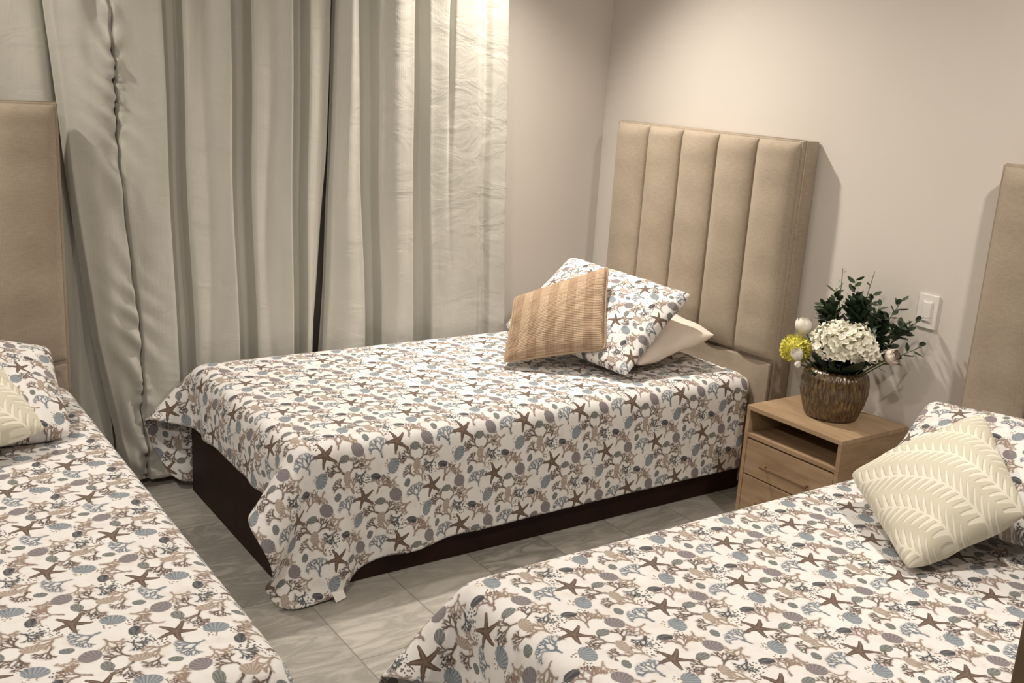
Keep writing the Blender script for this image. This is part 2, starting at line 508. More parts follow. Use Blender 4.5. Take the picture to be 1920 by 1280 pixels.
curtain('curtain', [
    c4(-1.460, -1.476, -1.505, y=-0.10), c4(-1.445, -1.462, -1.488, y=-0.145), c4(-1.41, -1.41, -1.40, y=-0.17), c4(-1.385, -1.360, -1.330, y=-0.155), c4(-1.368, -1.345, -1.312, y=Vl), c4(-1.30, -1.275, -1.25, y=Vl),
    c4(-1.278, -1.257, -1.235, y=-0.14), c4(-1.21, -1.19, -1.17, y=-0.165), c4(-1.135, -1.12, -1.10, y=-0.15), c4(-1.12, -1.105, -1.08, y=Vl), c4(-1.075, -1.04, -1.01, y=Vl), c4(-1.055, -1.02, -0.99, y=-0.135),
    c4(-0.975, -0.955, -0.93, y=-0.15), c4(-0.958, -0.938, -0.905, y=(-0.10, -0.14, -0.15, -0.15)), c4(-0.94, -0.92, -0.885, y=-0.15), c4(-0.85, -0.81, -0.78, y=-0.155), c4(-0.80, -0.775, -0.74, y=-0.125), c4(-0.775, -0.745, -0.71, y=-0.105),
    c4(-0.75, -0.72, -0.69, y=-0.135), c4(-0.69, -0.65, -0.62, y=-0.145), c4(-0.655, -0.615, -0.585, y=-0.09)],
    'right-hand sage curtain falling beside the plain cream wall')
bm = bmesh.new(); tube(bm, [(-3.5, -0.11, 2.465), (-0.5, -0.11, 2.465)], 0.014, n=14)
rod = empty('curtain_rod', (-2.0, 0, 2.465)); tag(rod, 'metal rod above the frame carrying the curtains', 'curtain rod')
o = obj('rod', bm, METAL, rod); o.location = (2.0, 0, -2.465)
for x in (-3.4, -2.0, -0.6):
    bm = bmesh.new(); bx(bm, x - 0.012, x + 0.012, -0.125, 0.0, 2.43, 2.452, 0.002); o = obj('bracket', bm, METAL, rod, False); o.location = (2.0, 0, -2.465)

# ------------------------------------------------------------------ bed: local frame, head at x=0, foot towards -x
BL, BW, BH = 1.975, 1.0, 0.482       # mattress length, width, top
HBW = 1.074
def make_headboard(bed, yoff):
    hb = empty('headboard', (0, yoff, 0)); hb.parent = bed
    # padded board; front of channels at x=0, back at x=0.095
    box('board', 0.004, 0.095, -HBW / 2, HBW / 2, 0.02, 1.430, LINENS, hb, 0.005, True)
    bm = bmesh.new()
    for yy in (-HBW / 2 + 0.002, HBW / 2 - 0.002): tube(bm, [(0.022, yy + math.copysign(0.0035, yy), 0.03), (0.022, yy + math.copysign(0.0035, yy), 1.427)], 0.0028, n=6)
    tube(bm, [(0.022, -HBW / 2, 1.4305), (0.022, HBW / 2, 1.4305)], 0.0028, n=6)
    obj('piping', bm, LINEN, hb)
    box('lower_panel', -0.012, 0.006, -HBW / 2 + 0.010, HBW / 2 - 0.010, 0.03, 0.560, LINENS, hb, 0.008, True)
    cw = (HBW - 0.016) / 5
    for k in range(5):
        y0 = -HBW / 2 + 0.008 + k * cw; y1 = y0 + cw
        NU, NV = 18, 60
        V = []; F = []; zz0, zz1 = 0.570, 1.424
        def half(u, p): return max(0.0, 1 - abs(u) ** p)
        for j in range(NV + 1):
            v = -math.cos(PI * j / NV)
            for i in range(NU + 1):
                u = -math.cos(PI * i / NU)
                h = (half(u, 2.6) ** 0.5) * (half(v, 22) ** 0.5)
                wob = 0.0012 * math.sin(j * 0.8 + k * 2) * (1 - u * u)
                V.append((0.006 - 0.042 * h + wob, (y0 + y1) / 2 + u * (cw / 2 - 0.0006), (zz0 + zz1) / 2 + v * (zz1 - zz0) / 2))
        n = NU + 1
        for j in range(NV):
            for i in range(NU):
                a = j * n + i; F.append((a, a + n, a + n + 1, a + 1))
        mesh_obj('channel', V, F, LINEN, hb)
    return hb

def make_bed():
    bed = empty('bed', (-0.10, -0.706, 0.0))
    box('base', -1.985, -0.01, -0.485, 0.452, 0.0, 0.27, MAHOG, bed, 0.006)
    bm = bmesh.new(); bx(bm, -BL, -0.004, -BW / 2, BW / 2, 0.272, BH, 0.045, 5)
    obj('mattress', bm, MATTR, bed)
    make_headboard(bed, -0.0545)
    return bed

def copy_tree(o, parent=None):
    c = o.copy(); C.objects.link(c)
    if parent: c.parent = parent
    for ch in list(o.children):
        copy_tree(ch, c)
    return c

bed = make_bed()
tag(bed, 'middle bed with tall channel-tufted beige headboard against the bare right wall', 'bed', 'single beds')
bedR = copy_tree(bed); bedR.location = (-0.10, -2.606, 0.0)
tag(bedR, 'right foreground bed whose headboard is cut off by the frame', 'bed', 'single beds')
bedL = copy_tree(bed); bedL.location = (-3.02, -0.285, 0.0); bedL.rotation_euler = (0, 0, PI / 2)
for ch in bedL.children:
    if ch.name.startswith('headboard'): ch.location = (0, 0.022, 0)
for ch in bedR.children:
    if ch.name.startswith('headboard'): ch.location = (0, -0.022, 0)
tag(bedL, 'left foreground bed with its headboard in front of the curtains', 'bed', 'single beds')

# ------------------------------------------------------------------ bedspread: cloth draped over the mattress by relaxation
def drape(seed=1, foot=0.14, near=0.35, far=0.40, h=0.0285, steps=150, iters=14):
    x0, x1 = -(BL + 0.012 + foot), -0.006
    y0, y1 = -BW / 2 - near, BW / 2 + far
    nx = int(round((x1 - x0) / h)) + 1; ny = int(round((y1 - y0) / h)) + 1
    gx = np.linspace(x0, x1, nx); gy = np.linspace(y0, y1, ny)
    RX, RY = np.meshgrid(gx, gy, indexing='ij')
    # the sheet lies slightly askew: longer towards the foot corners
    RY = np.where(RY < -BW / 2, -BW / 2 + (RY + BW / 2) * (1 + 0.10 * np.clip(-RX / BL, 0, 1.1) ** 3 + 0.17 * np.clip((-RX - 1.45) / 0.4, 0, 1) ** 2), RY)
    RX = np.where(RX < -BL, -BL + (RX + BL) * (1 - 0.10 * np.clip((-RY - BW / 2) / 0.4, 0, 1)), RX)
    # rounded sewn corners
    fa = np.clip((-BL - RX) / 0.14, 0, 1.2); fb = np.clip((np.abs(RY) - BW / 2) / 0.42, 0, 1.2)
    fc = 0.24 * (fa * fb) ** 2
    RX = np.where(RX < -BL, -BL + (RX + BL) * (1 - fc), RX)
    RY = np.where(np.abs(RY) > BW / 2, np.sign(RY) * (BW / 2 + (np.abs(RY) - BW / 2) * (1 - fc)), RY)
    P = np.stack([RX, RY, np.full_like(RX, BH + 0.012)], -1)
    # start with the overhang already tilted down
    def fold(c, lim):
        o = np.maximum(0, np.abs(c) - lim); return o
    oy = np.maximum(0, np.abs(RY) - BW / 2); ox = np.maximum(0, -BL - RX)
    P[..., 1] -= np.sign(RY) * oy * 0.75; P[..., 2] -= oy * 0.66
    P[..., 0] += ox * 0.75; P[..., 2] -= ox * 0.66
    rng = np.random.default_rng(seed)
    P += rng.normal(0, 0.0015, P.shape)
    P[..., 2] = np.maximum(P[..., 2], 0.01)
    Q = P.copy()
    cons = []
    def add(dx, dy, k):
        for par in (0, 1):
            if dx:
                idx = np.arange(0, nx - dx); idx = idx[(idx // dx) % 2 == par]
                ys = np.arange(0, ny - abs(dy))
                if dy < 0: ys = ys + abs(dy)
                A = np.ix_(idx, ys); B = np.ix_(idx + dx, ys + dy)
            else:
                idy = np.arange(0, ny - dy); idy = idy[(idy // dy) % 2 == par]
                A = np.ix_(np.arange(nx), idy); B = np.ix_(np.arange(nx), idy + dy)
            L = np.hypot(RX[A] - RX[B], RY[A] - RY[B])[..., None]
            cons.append((A, B, L, k))
    add(1, 0, 1.0); add(0, 1, 1.0)
    add(1, 1, 0.55); add(1, -1, 0.55)
    add(2, 0, 0.35); add(0, 2, 0.35)
    add(4, 0, 0.05); add(0, 4, 0.05)
    rad = 0.045; off = 0.008
    cx = (-BL - 0.004) / 2; ex = (BL - 0.004) / 2 - rad; ey = BW / 2 - rad
    zc0, zc1 = 0.0, BH - rad
    def collide(P, Q):
        q = np.empty_like(P)
        q[..., 0] = np.clip(P[..., 0], cx - ex, cx + ex + 0.2)
        q[..., 1] = np.clip(P[..., 1], -ey, ey)
        q[..., 2] = np.clip(P[..., 2], 0.27 + rad, zc1)
        d = P - q; L = np.sqrt((d ** 2).sum(-1))
        inside = (L < rad + off) & (L > 1e-9)
        f = np.where(inside, (rad + off) / np.maximum(L, 1e-9), 1.0)[..., None]
        N = q + d * f
        # interior points: push up
        core = (L <= 1e-9)
        N[..., 2] = np.where(core, BH + off, N[..., 2])
        # base block below the mattress
        b = (P[..., 2] < 0.32) & (P[..., 0] > -1.985 - off) & (P[..., 1] > -0.485 - off) & (P[..., 1] < 0.452 + off)
        dx = P[..., 0] + 1.985 + off; dy0 = P[..., 1] + 0.485 + off; dy1 = 0.452 + off - P[..., 1]
        mn = np.minimum(dx, np.minimum(dy0, dy1))
        N[..., 0] = np.where(b & (mn == dx), -1.985 - off, N[..., 0])
        N[..., 1] = np.where(b & (mn == dy0), -0.485 - off, N[..., 1])
        N[..., 1] = np.where(b & (mn == dy1), 0.452 + off, N[..., 1])
        N[..., 1] = np.minimum(N[..., 1], BW / 2 + 0.036)
        c = inside | core | b
        fl = N[..., 2] < 0.007
        N[..., 2] = np.maximum(N[..., 2], 0.007)
        fr = (c | fl)[..., None]
        Q[:] = np.where(fr, Q + (N - Q) * 0.45, Q)   # friction
        return N
    dt = 1 / 60.0
    for s in range(steps):
        V = (P - Q) * 0.965
        Q = P.copy()
        P = P + V; P[..., 2] -= 9.8 * dt * dt * 0.5
        for it in range(iters):
            for A, B, L, k in cons:
                a = P[A]; b = P[B]
                d = b - a; l = np.sqrt((d ** 2).sum(-1, keepdims=True))
                c = d * (0.5 * k * (1 - L / np.maximum(l, 1e-9)))
                P[A] = a + c; P[B] = b - c
            P = collide(P, Q)
            P[-1, :, 0] = np.minimum(P[-1, :, 0], -0.002)
    return P, RX, RY, nx, ny

def bedspread_mesh():
    P, RX, RY, nx, ny = drape()
    V = P.reshape(-1, 3); F = []
    for i in range(nx - 1):
        for j in range(ny - 1):
            a = i * ny + j; F.append((a, a + ny, a + ny + 1, a + 1))
    uv = [(float(a), float(b)) for a, b in zip(RX.reshape(-1), RY.reshape(-1))]
    o = mesh_obj('bedspread', V, F, PRINT, None, uv)
    s = o.modifiers.new('smooth', 'SUBSURF'); s.levels = 1; s.render_levels = 2
    k = o.modifiers.new('thick', 'SOLIDIFY'); k.thickness = 0.005; k.offset = 1
    return o, P, nx, ny
spread, SP, snx, sny = bedspread_mesh()
spread.location = bed.location
tag(spread, 'sea-print bedspread with starfish and shells draped over the middle bed, tag at its corner', 'bedspread', 'sea-print bedspreads')
sR = spread.copy(); C.objects.link(sR); sR.location = bedR.location
tag(sR, 'sea-print bedspread draped over the right foreground bed', 'bedspread', 'sea-print bedspreads')
sL = spread.copy(); C.objects.link(sL); sL.location = bedL.location; sL.rotation_euler = (0, 0, PI / 2)
tag(sL, 'sea-print bedspread draped over the left foreground bed', 'bedspread', 'sea-print bedspreads')
# care tag on the near foot corner hem
p = Vector(SP[8, 0]); q = Vector(SP[11, 0])
e = (q - p); e.z = 0; e.normalize()
n = e.cross(Vector((0, 0, 1))).normalized()
p = (p + q) / 2
V = []
for th in (-0.0006, 0.0006):
    for a, zz, o_ in ((-0.021, 0.030, 0.006), (0.019, 0.034, 0.006), (0.022, 0.006, 0.026), (-0.019, 0.003, 0.026)):
        V.append(Vector((p.x, p.y, 0)) + e * a + Vector((0, 0, zz)) + n * (o_ + th))
TAG = mesh_obj('care_tag', V, [(0, 1, 2, 3), (7, 6, 5, 4), (0, 4, 5, 1), (1, 5, 6, 2), (2, 6, 7, 3), (3, 7, 4, 0)], TAGM, spread, None, False)
TAG['label'] = 'small white care tag'

# ------------------------------------------------------------------ pillows and cushions
def pillow(name, cs, th, m, seed=0, zmin=None, n=34, pinch=0.05, wr=0.006, sharp=0.42, size=None, rc=0.035):
    """cs: four corners (bl, br, tr, tl) in the room; two faces meeting in a seam"""
    cs = [Vector(c) for c in cs]
    ctr = sum(cs, Vector()) / 4
    ex = ((cs[1] - cs[0]) + (cs[2] - cs[3])) / 2; ey = ((cs[3] - cs[0]) + (cs[2] - cs[1])) / 2
    W, H = ex.length, ey.length; us = 1.18 if m is PRINT else 1.0
    if size: W, H = size
    nn = ex.cross(ey).normalized()
    if nn.z < 0: nn = -nn
    rnd = random.Random(seed); ph = [rnd.uniform(0, 6.28) for _ in range(10)]
    V = []; uv = []; idx = {}
    def pos(u, v, side):
        pu = u * (1 - pinch * (1 - v * v) * abs(u) ** 2)
        pv = v * (1 - pinch * (1 - u * u) * abs(v) ** 2)
        k_ = 1 - rc * (u * v) ** 6
        a, b = (pu * k_ + 1) / 2, (pv * k_ + 1) / 2
        base = cs[0] * (1 - a) * (1 - b) + cs[1] * a * (1 - b) + cs[2] * a * b + cs[3] * (1 - a) * b
        g = max(0, (1 - u * u) * (1 - v * v))
        hgt = th / 2 * g ** sharp
        e = (1 - g)
        w = wr * g ** 0.25 * e * (math.sin(u * 7 + v * 3 + ph[0] + 2 * math.sin(v * 4 + ph[1])) + 0.7 * math.sin(v * 11 - u * 6 + ph[2]) + 0.5 * math.sin((u + v) * 15 + ph[3]))
        sag = 0.010 * math.sin(u * 2.4 + ph[4]) * math.sin(v * 2.1 + ph[5])
        P = base + nn * (side * (hgt + w * 0.8) + sag * g)
        if zmin is not None and P.z < zmin:
            P.z = zmin + (0.0008 if side > 0 else 0.0)
        return P
    F = []
    for side in (1, -1):
        for j in range(n + 1):
            for i in range(n + 1):
                if side == -1 and (i in (0, n) or j in (0, n)):
                    idx[(side, i, j)] = idx[(1, i, j)]; continue
                u = math.sin((i / n * 2 - 1) * PI / 2); v = math.sin((j / n * 2 - 1) * PI / 2)
                u = 0.6 * u + 0.4 * (i / n * 2 - 1); v = 0.6 * v + 0.4 * (j / n * 2 - 1)
                idx[(side, i, j)] = len(V); V.append(pos(u, v, side)); uv.append((u * W / 2 * us + seed * 0.137, v * H / 2 * us + seed * 0.071))
        for j in range(n):
            for i in range(n):
                q = (idx[(side, i, j)], idx[(side, i + 1, j)], idx[(side, i + 1, j + 1)], idx[(side, i, j + 1)])
                F.append(q if side == 1 else q[::-1])
    org = Vector((ctr.x, ctr.y, min(v.z for v in V)))
    o = mesh_obj(name, [v - org for v in V], F, m, None, uv)
    o.location = org
    bmx = bmesh.new(); bmx.from_mesh(o.data); bmesh.ops.recalc_face_normals(bmx, faces=bmx.faces); bmx.to_mesh(o.data); bmx.free()
    s = o.modifiers.new('smooth', 'SUBSURF'); s.levels = 1; s.render_levels = 1
    return o, V, idx, n

ZT = BH + 0.0165
def seam_piping(o, V, idx, n, m, r=0.004, name='piping'):
    ring = [(i, 0) for i in range(n)] + [(n, j) for j in range(n)] + [(i, n) for i in range(n, 0, -1)] + [(0, j) for j in range(n, 0, -1)]
    pts = [V[idx[(1, i, j)]] - o.location for i, j in ring]
    bm = bmesh.new(); tube(bm, pts + [pts[0]], r, n=6)
    return obj(name, bm, m, o)

PG = 'pillows and cushions'
o, V, ix, n = pillow('pillow', [(-0.600, -1.062, 0.545), (-0.215, -1.090, 0.640), (-0.140, -0.450, 0.656), (-0.533, -0.405, 0.554)], 0.13, WHITE_COT, 3, ZT)
tag(o, 'plain off-white pillow lying underneath the printed pillow on the middle bed', 'pillow')
o, V, ix, n = pillow('pillow', [(-0.690, -1.098, 0.520), (-0.300, -1.020, 0.800), (-0.455, -0.395, 0.850), (-0.855, -0.480, 0.585)], 0.15, PRINT, 5, ZT, pinch=0.06)
tag(o, 'sea-print pillow leaning behind the striped tan cushion on the middle bed', 'pillow', 'sea-print pillows')
o, V, ix, n = pillow('cushion', [(-1.021, -0.744, 0.520), (-0.700, -0.974, 0.600), (-0.546, -0.767, 0.880), (-0.862, -0.567, 0.730)], 0.13, RAFF, 2, ZT, pinch=0.04, wr=0.003)
tag(o, 'striped tan woven cushion propped at the front of the middle bed', 'cushion')
seam_piping(o, V, ix, n, RAFF, 0.005)
# right bed
o, V, ix, n = pillow('pillow', [(-0.858, -2.286, 0.530), (-0.75, -2.925, 0.570), (-0.355, -2.843, 0.745), (-0.462, -2.195, 0.735)], 0.17, PRINT, 7, ZT, rc=0.07)
tag(o, 'sea-print pillow on the right foreground bed behind the leaf cushion', 'pillow', 'sea-print pillows')
o, V, ix, n = pillow('cushion', [(-1.109, -2.621, 0.515), (-0.821, -2.739, 0.650), (-0.590, -2.455, 0.790), (-0.895, -2.268, 0.594)], 0.165, LEAFC, 4, ZT, pinch=0.03, wr=0.005, rc=0.035)
tag(o, 'large cream cushion with raised fern leaves on the right foreground bed', 'cushion', 'cream leaf cushions')
# left bed
o, V, ix, n = pillow('pillow', [(-3.262, -0.864, 0.520), (-2.613, -0.893, 0.513), (-2.591, -0.475, 0.676), (-3.241, -0.436, 0.735)], 0.20, PRINT, 9, ZT, rc=0.06)
tag(o, 'sea-print pillow at the head of the left foreground bed', 'pillow', 'sea-print pillows')
o, V, ix, n = pillow('cushion', [(-3.10, -1.06, 0.555), (-2.705, -0.965, 0.570), (-2.780, -0.580, 0.690), (-3.15, -0.66, 0.700)], 0.15, LEAFC, 6, ZT, pinch=0.03, wr=0.005, rc=0.035)
tag(o, 'cream leaf cushion at the left frame edge on the left foreground bed', 'cushion', 'cream leaf cushions')

# ------------------------------------------------------------------ nightstand
NX0, NX1, NY0, NY1, NZ = -0.378, -0.012, -1.864, -1.430, 0.4723
ns = empty('nightstand', ((NX0 + NX1) / 2, (NY0 + NY1) / 2, 0.0))
tag(ns, 'light oak nightstand with open shelf and two drawers beside the middle bed', 'nightstand')
nc = Vector(ns.location)
def nbox(name, x0, x1, y0, y1, z0, z1, m, parent=ns, bev=0.0012):
    return box(name, x0 - nc.x, x1 - nc.x, y0 - nc.y, y1 - nc.y, z0, z1, m, parent, bev)
t_ = 0.017
nbox('top', NX0, NX1, NY0, NY1, NZ - t_, NZ, OAKT)
nbox('side_panel', NX0 + 0.001, NX1, NY0 + 0.0005, NY0 + t_, 0.0, NZ - t_, OAK)
nbox('side_panel', NX0 + 0.001, NX1, NY1 - t_, NY1 - 0.0005, 0.0, NZ - t_, OAK)
nbox('back_panel', NX1 - 0.006, NX1 - 0.001, NY0 + t_, NY1 - t_, 0.02, NZ - t_, OAK)
nbox('shelf', NX0 + 0.001, NX1 - 0.006, NY0 + t_, NY1 - t_, 0.352, 0.368, OAK)
nbox('plinth', NX0 + 0.02, NX0 + 0.036, NY0 + t_, NY1 - t_, 0.0, 0.058, OAK)
for z0, z1 in ((0.2095, 0.3455), (0.062, 0.2045)):
    d = nbox('drawer', NX0 + 0.002, NX0 + 0.020, NY0 + t_ + 0.002, NY1 - t_ - 0.002, z0, z1, OAK)
    bm = bmesh.new(); zc = (z0 + z1) / 2 - 0.012
    hx = NX0 - nc.x
    bx(bm, hx - 0.024, hx - 0.016, -0.108, 0.108, zc - 0.005, zc + 0.005, 0.002)
    for yy in (-0.098, 0.098): bx(bm, hx - 0.018, hx + 0.003, yy - 0.005, yy + 0.005, zc - 0.004, zc + 0.004)
    obj('handle', bm, HANDLE, d, False)

# ------------------------------------------------------------------ vase
VX, VY = -0.185, -1.655
vz = NZ
prof = [(0.0, 0.002), (0.085, 0.0), (0.097, 0.004), (0.104, 0.020), (0.118, 0.060), (0.126, 0.095), (0.1265, 0.130), (0.121, 0.158), (0.110, 0.175), (0.103, 0.181), (0.098, 0.182), (0.096, 0.176), (0.108, 0.150), (0.112, 0.10), (0.09, 0.02), (0.0, 0.012)]
prof = [(r * 0.94, z) for r, z in prof]
bm = bmesh.new(); n = 180; rings = []
# refine the profile
pp = []
for (a, b), (c, d) in zip(prof, prof[1:]):
    for k in range(4): pp.append((a + (c - a) * k / 4, b + (d - b) * k / 4))
pp.append(prof[-1])
rnd = random.Random(3)
for li, (r, z) in enumerate(pp):
    outer = li < 36
    ring = []
    for k in range(n):
        a = 2 * PI * k / n
        rr = r
        if outer and r > 0.05:
            rr += 0.0022 * math.sin(a * 45 + 0.8 * math.sin(z * 60)) * min(1, z / 0.01) * (1 if z < 0.17 else 0.3)
        ring.append(bm.verts.new((rr * math.cos(a), rr * math.sin(a), z)))
    rings.append(ring)
for A, B in zip(rings, rings[1:]):
    for k in range(n): bm.faces.new((A[k], A[(k + 1) % n], B[(k + 1) % n], B[k]))
bmesh.ops.remove_doubles(bm, verts=bm.verts, dist=1e-6)
o = obj('vase', bm, VASE); o.location = (VX, VY, vz)
tag(o, 'round ribbed amber-brown vase on the oak nightstand', 'vase')

# ------------------------------------------------------------------ flowers
PETW = simple('ivory_petal', (0.95, 0.93, 0.82), 0.6, 0.3, 40, 0.06, 0.0, 0.1)
PETR = simple('white_rose_petal', (0.84, 0.80, 0.72), 0.6, 0.3, 40, 0.05)
PETP = simple('blush_petal', (0.78, 0.68, 0.60), 0.6, 0.3, 40, 0.05)
YEL = simple('lime_yellow_petal', (0.66, 0.62, 0.12), 0.6, 0.3, 45, 0.45)
GREEN = simple('dark_leaf', (0.030, 0.055, 0.028), 0.42, 0.5, 30, 0.4)
GREENL = simple('mid_leaf', (0.13, 0.19, 0.07), 0.5, 0.4, 30, 0.3)
STEM = simple('green_stem', (0.10, 0.13, 0.05), 0.6, 0.3, 40, 0.2)
BUDC = simple('flower_centre', (0.70, 0.68, 0.30), 0.6, 0.3)
mouth = Vector((VX, VY, vz + 0.17))
foot = Vector((VX, VY, vz + 0.03))

def frame(d):
    d = d.normalized(); a = d.orthogonal().normalized(); return a, d.cross(a), d

def petal(bm, c, out, side, nrm, L, W, cup=0.25, k=4):
    """leaf/petal blade from c along out"""
    rows = []
    for i in range(k + 1):
        f = i / k
        wd = W * math.sin(PI * min(0.97, 0.10 + 0.86 * f)) ** 0.8
        p = c + out * (L * f) + nrm * (cup * L * f * f)
        rows.append([bm.verts.new(p + side * (s * wd) + nrm * (abs(s) * cup * W * 0.8)) for s in (-1, 0, 1)])
    for A, B in zip(rows, rows[1:]):
        for s in (0, 1): bm.faces.new((A[s], A[s + 1], B[s + 1], B[s]))

def stem_pts(tip, bend=0.02, a0=0.0):
    m_ = mouth + Vector((math.cos(a0), math.sin(a0), 0)) * 0.06
    f_ = foot + Vector((-math.cos(a0), -math.sin(a0), 0)) * 0.03
    pts = []
    for i in range(9):
        f = i / 8
        pts.append(f_ * (1 - f) ** 2 + m_ * (2 * f * (1 - f)) * 1.0 + Vector(tip) * f * f)
    return pts

def thing(name, label, cat, group=None):
    return tag(empty(name, (VX, VY, vz)), label, cat, group)
def part(name, bm, m, root, smooth=True):
    for v in bm.verts: v.co -= Vector((VX, VY, vz))
    return obj(name, bm, m, root, smooth)

def hydrangea():
    root = thing('hydrangea', 'big ivory hydrangea head in the middle of the ribbed vase', 'flower', 'flowers in the vase')
    c = Vector((-0.225, -1.706, 0.760)); rad = Vector((0.100, 0.108, 0.068))
    bm = bmesh.new(); tube(bm, stem_pts(c, 0, 2.5), 0.004); part('stem', bm, STEM, root)
    bm = bmesh.new(); rnd = random.Random(11)
    cen = bmesh.new()
    N = 175
    for i in range(N):
        z = 1 - 1.55 * (i + 0.5) / N
        r = math.sqrt(max(0, 1 - z * z)); a = i * 2.39996
        d = Vector((r * math.cos(a), r * math.sin(a), z))
        lump = 1 + 0.08 * math.sin(a * 3 + z * 4) + rnd.uniform(-0.05, 0.05)
        p = c + Vector((d.x * rad.x, d.y * rad.y, d.z * rad.z)) * lump
        nrm = Vector((d.x / rad.x, d.y / rad.y, d.z / rad.z)).normalized()
        nrm = (nrm + Vector((rnd.uniform(-.6, .6), rnd.uniform(-.6, .6), rnd.uniform(-.6, .6)))).normalized()
        u, v, w_ = frame(nrm); ro = rnd.uniform(0, PI)
        for k in range(4):
            an = ro + k * PI / 2
            out = u * math.cos(an) + v * math.sin(an); sd = u * -math.sin(an) + v * math.cos(an)
            petal(bm, p + out * 0.001, out, sd, w_, 0.0145 * rnd.uniform(.85, 1.15), 0.0078, 0.42, 6)
        bmesh.ops.create_icosphere(cen, subdivisions=1, radius=0.0022, matrix=Matrix.Translation(p + w_ * 0.002))
    part('bloom', bm, PETW, root)
    o = part('flower_centre', cen, BUDC, root); o['kind'] = 'stuff'
    bm = bmesh.new(); bmesh.ops.create_icosphere(bm, subdivisions=3, radius=1.0, matrix=Matrix.Translation(c) @ Matrix.Diagonal((rad.x * .8, rad.y * .8, rad.z * .8, 1)))
    part('flower_heart', bm, simple('pale_green_heart', (0.45, 0.44, 0.28), 0.8), root)
hydrangea()

def chrysanthemum():
    root = thing('chrysanthemum', 'lime-yellow round flower on the left of the vase', 'flower', 'flowers in the vase')
    c = Vector((-0.250, -1.512, 0.694))
    bm = bmesh.new(); tube(bm, stem_pts(c, 0, 1.6), 0.004); part('stem', bm, STEM, root)
    bm = bmesh.new(); rnd = random.Random(5); N = 230
    for i in range(N):
        z = 1 - 1.8 * (i + 0.5) / N; r = math.sqrt(max(0, 1 - z * z)); a = i * 2.39996
        d = Vector((r * math.cos(a), r * math.sin(a), z))
        u, v, w_ = frame((d + Vector((rnd.uniform(-.3, .3),) * 3)).normalized())
        petal(bm, c + d * 0.042, w_, u, v, 0.018, 0.0055, 0.3, 3)
    bmesh.ops.create_icosphere(bm, subdivisions=3, radius=0.043, matrix=Matrix.Translation(c))
    part('bloom', bm, YEL, root)
chrysanthemum()

def rosebud(c, R, H, m, label, a0, d=Vector((0, 0, 1)), seed=0):
    root = thing('rosebud', label, 'flower', 'flowers in the vase')
    bm = bmesh.new(); tube(bm, stem_pts(c, 0, a0), 0.0032); part('stem', bm, STEM, root)
    bm = bmesh.new(); u, v, w_ = frame(d)
    for lay, (rr, hh, off, n_) in enumerate(((R, H * 0.9, 0, 5), (R * 0.75, H, 0.6, 4), (R * 0.45, H * 1.02, 1.2, 3))):
        for k in range(n_):
            a0_ = off + seed + k * 2 * PI / n_
            rows = []
            for j in range(9):
                f = j / 8; row = []
                for i in range(7):
                    s = (i / 6 - 0.5) * (2 * PI / n_) * 1.35
                    prof_r = rr * (math.sin(PI * (0.12 + 0.62 * f)) ** 0.8) * (1 + 0.05 * math.cos(s * n_))
                    hz = hh * f * (1 - 0.22 * (abs(i / 6 - 0.5) * 2) ** 2 * f) 
                    a = a0_ + s
                    prof_r += 0.002 * (i / 6)
                    row.append(bm.verts.new(c + u * math.cos(a) * prof_r + v * math.sin(a) * prof_r + w_ * (hz - hh * 0.35)))
                rows.append(row)
            for A, B in zip(rows, rows[1:]):
                for i in range(6): bm.faces.new((A[i], A[i + 1], B[i + 1], B[i]))
    part('bloom', bm, m, root)
    bm = bmesh.new()
    for k in range(5):
        a = k * 2 * PI / 5; out = (u * math.cos(a) + v * math.sin(a)); sd = (u * -math.sin(a) + v * math.cos(a))
        petal(bm, c - w_ * H * 0.36, (out * 0.8 + w_ * 0.6).normalized(), sd, w_, R * 0.9, 0.005, 0.1, 3)
    part('calyx', bm, GREENL, root)
rosebud(Vector((-0.215, -1.508, 0.768)), 0.031, 0.062, PETR, 'white rosebud standing above the lime-yellow flower', 1.4)
rosebud(Vector((-0.310, -1.575, 0.690)), 0.021, 0.044, PETR, 'white rosebud low between the yellow flower and the hydrangea', 2.6, Vector((-0.5, 0.2, 0.8)), 1)
rosebud(Vector((-0.140, -1.835, 0.735)), 0.027, 0.050, PETP, 'blush rosebud drooping out on the right side of the vase', -1.2, Vector((-0.2, -0.8, 0.5)), 2)
rosebud(Vector((-0.285, -1.565, 0.655)), 0.012, 0.024, PETR, 'tiny white bud hanging over the vase rim', 2.2, Vector((-0.5, 0.2, -0.5)), 3)

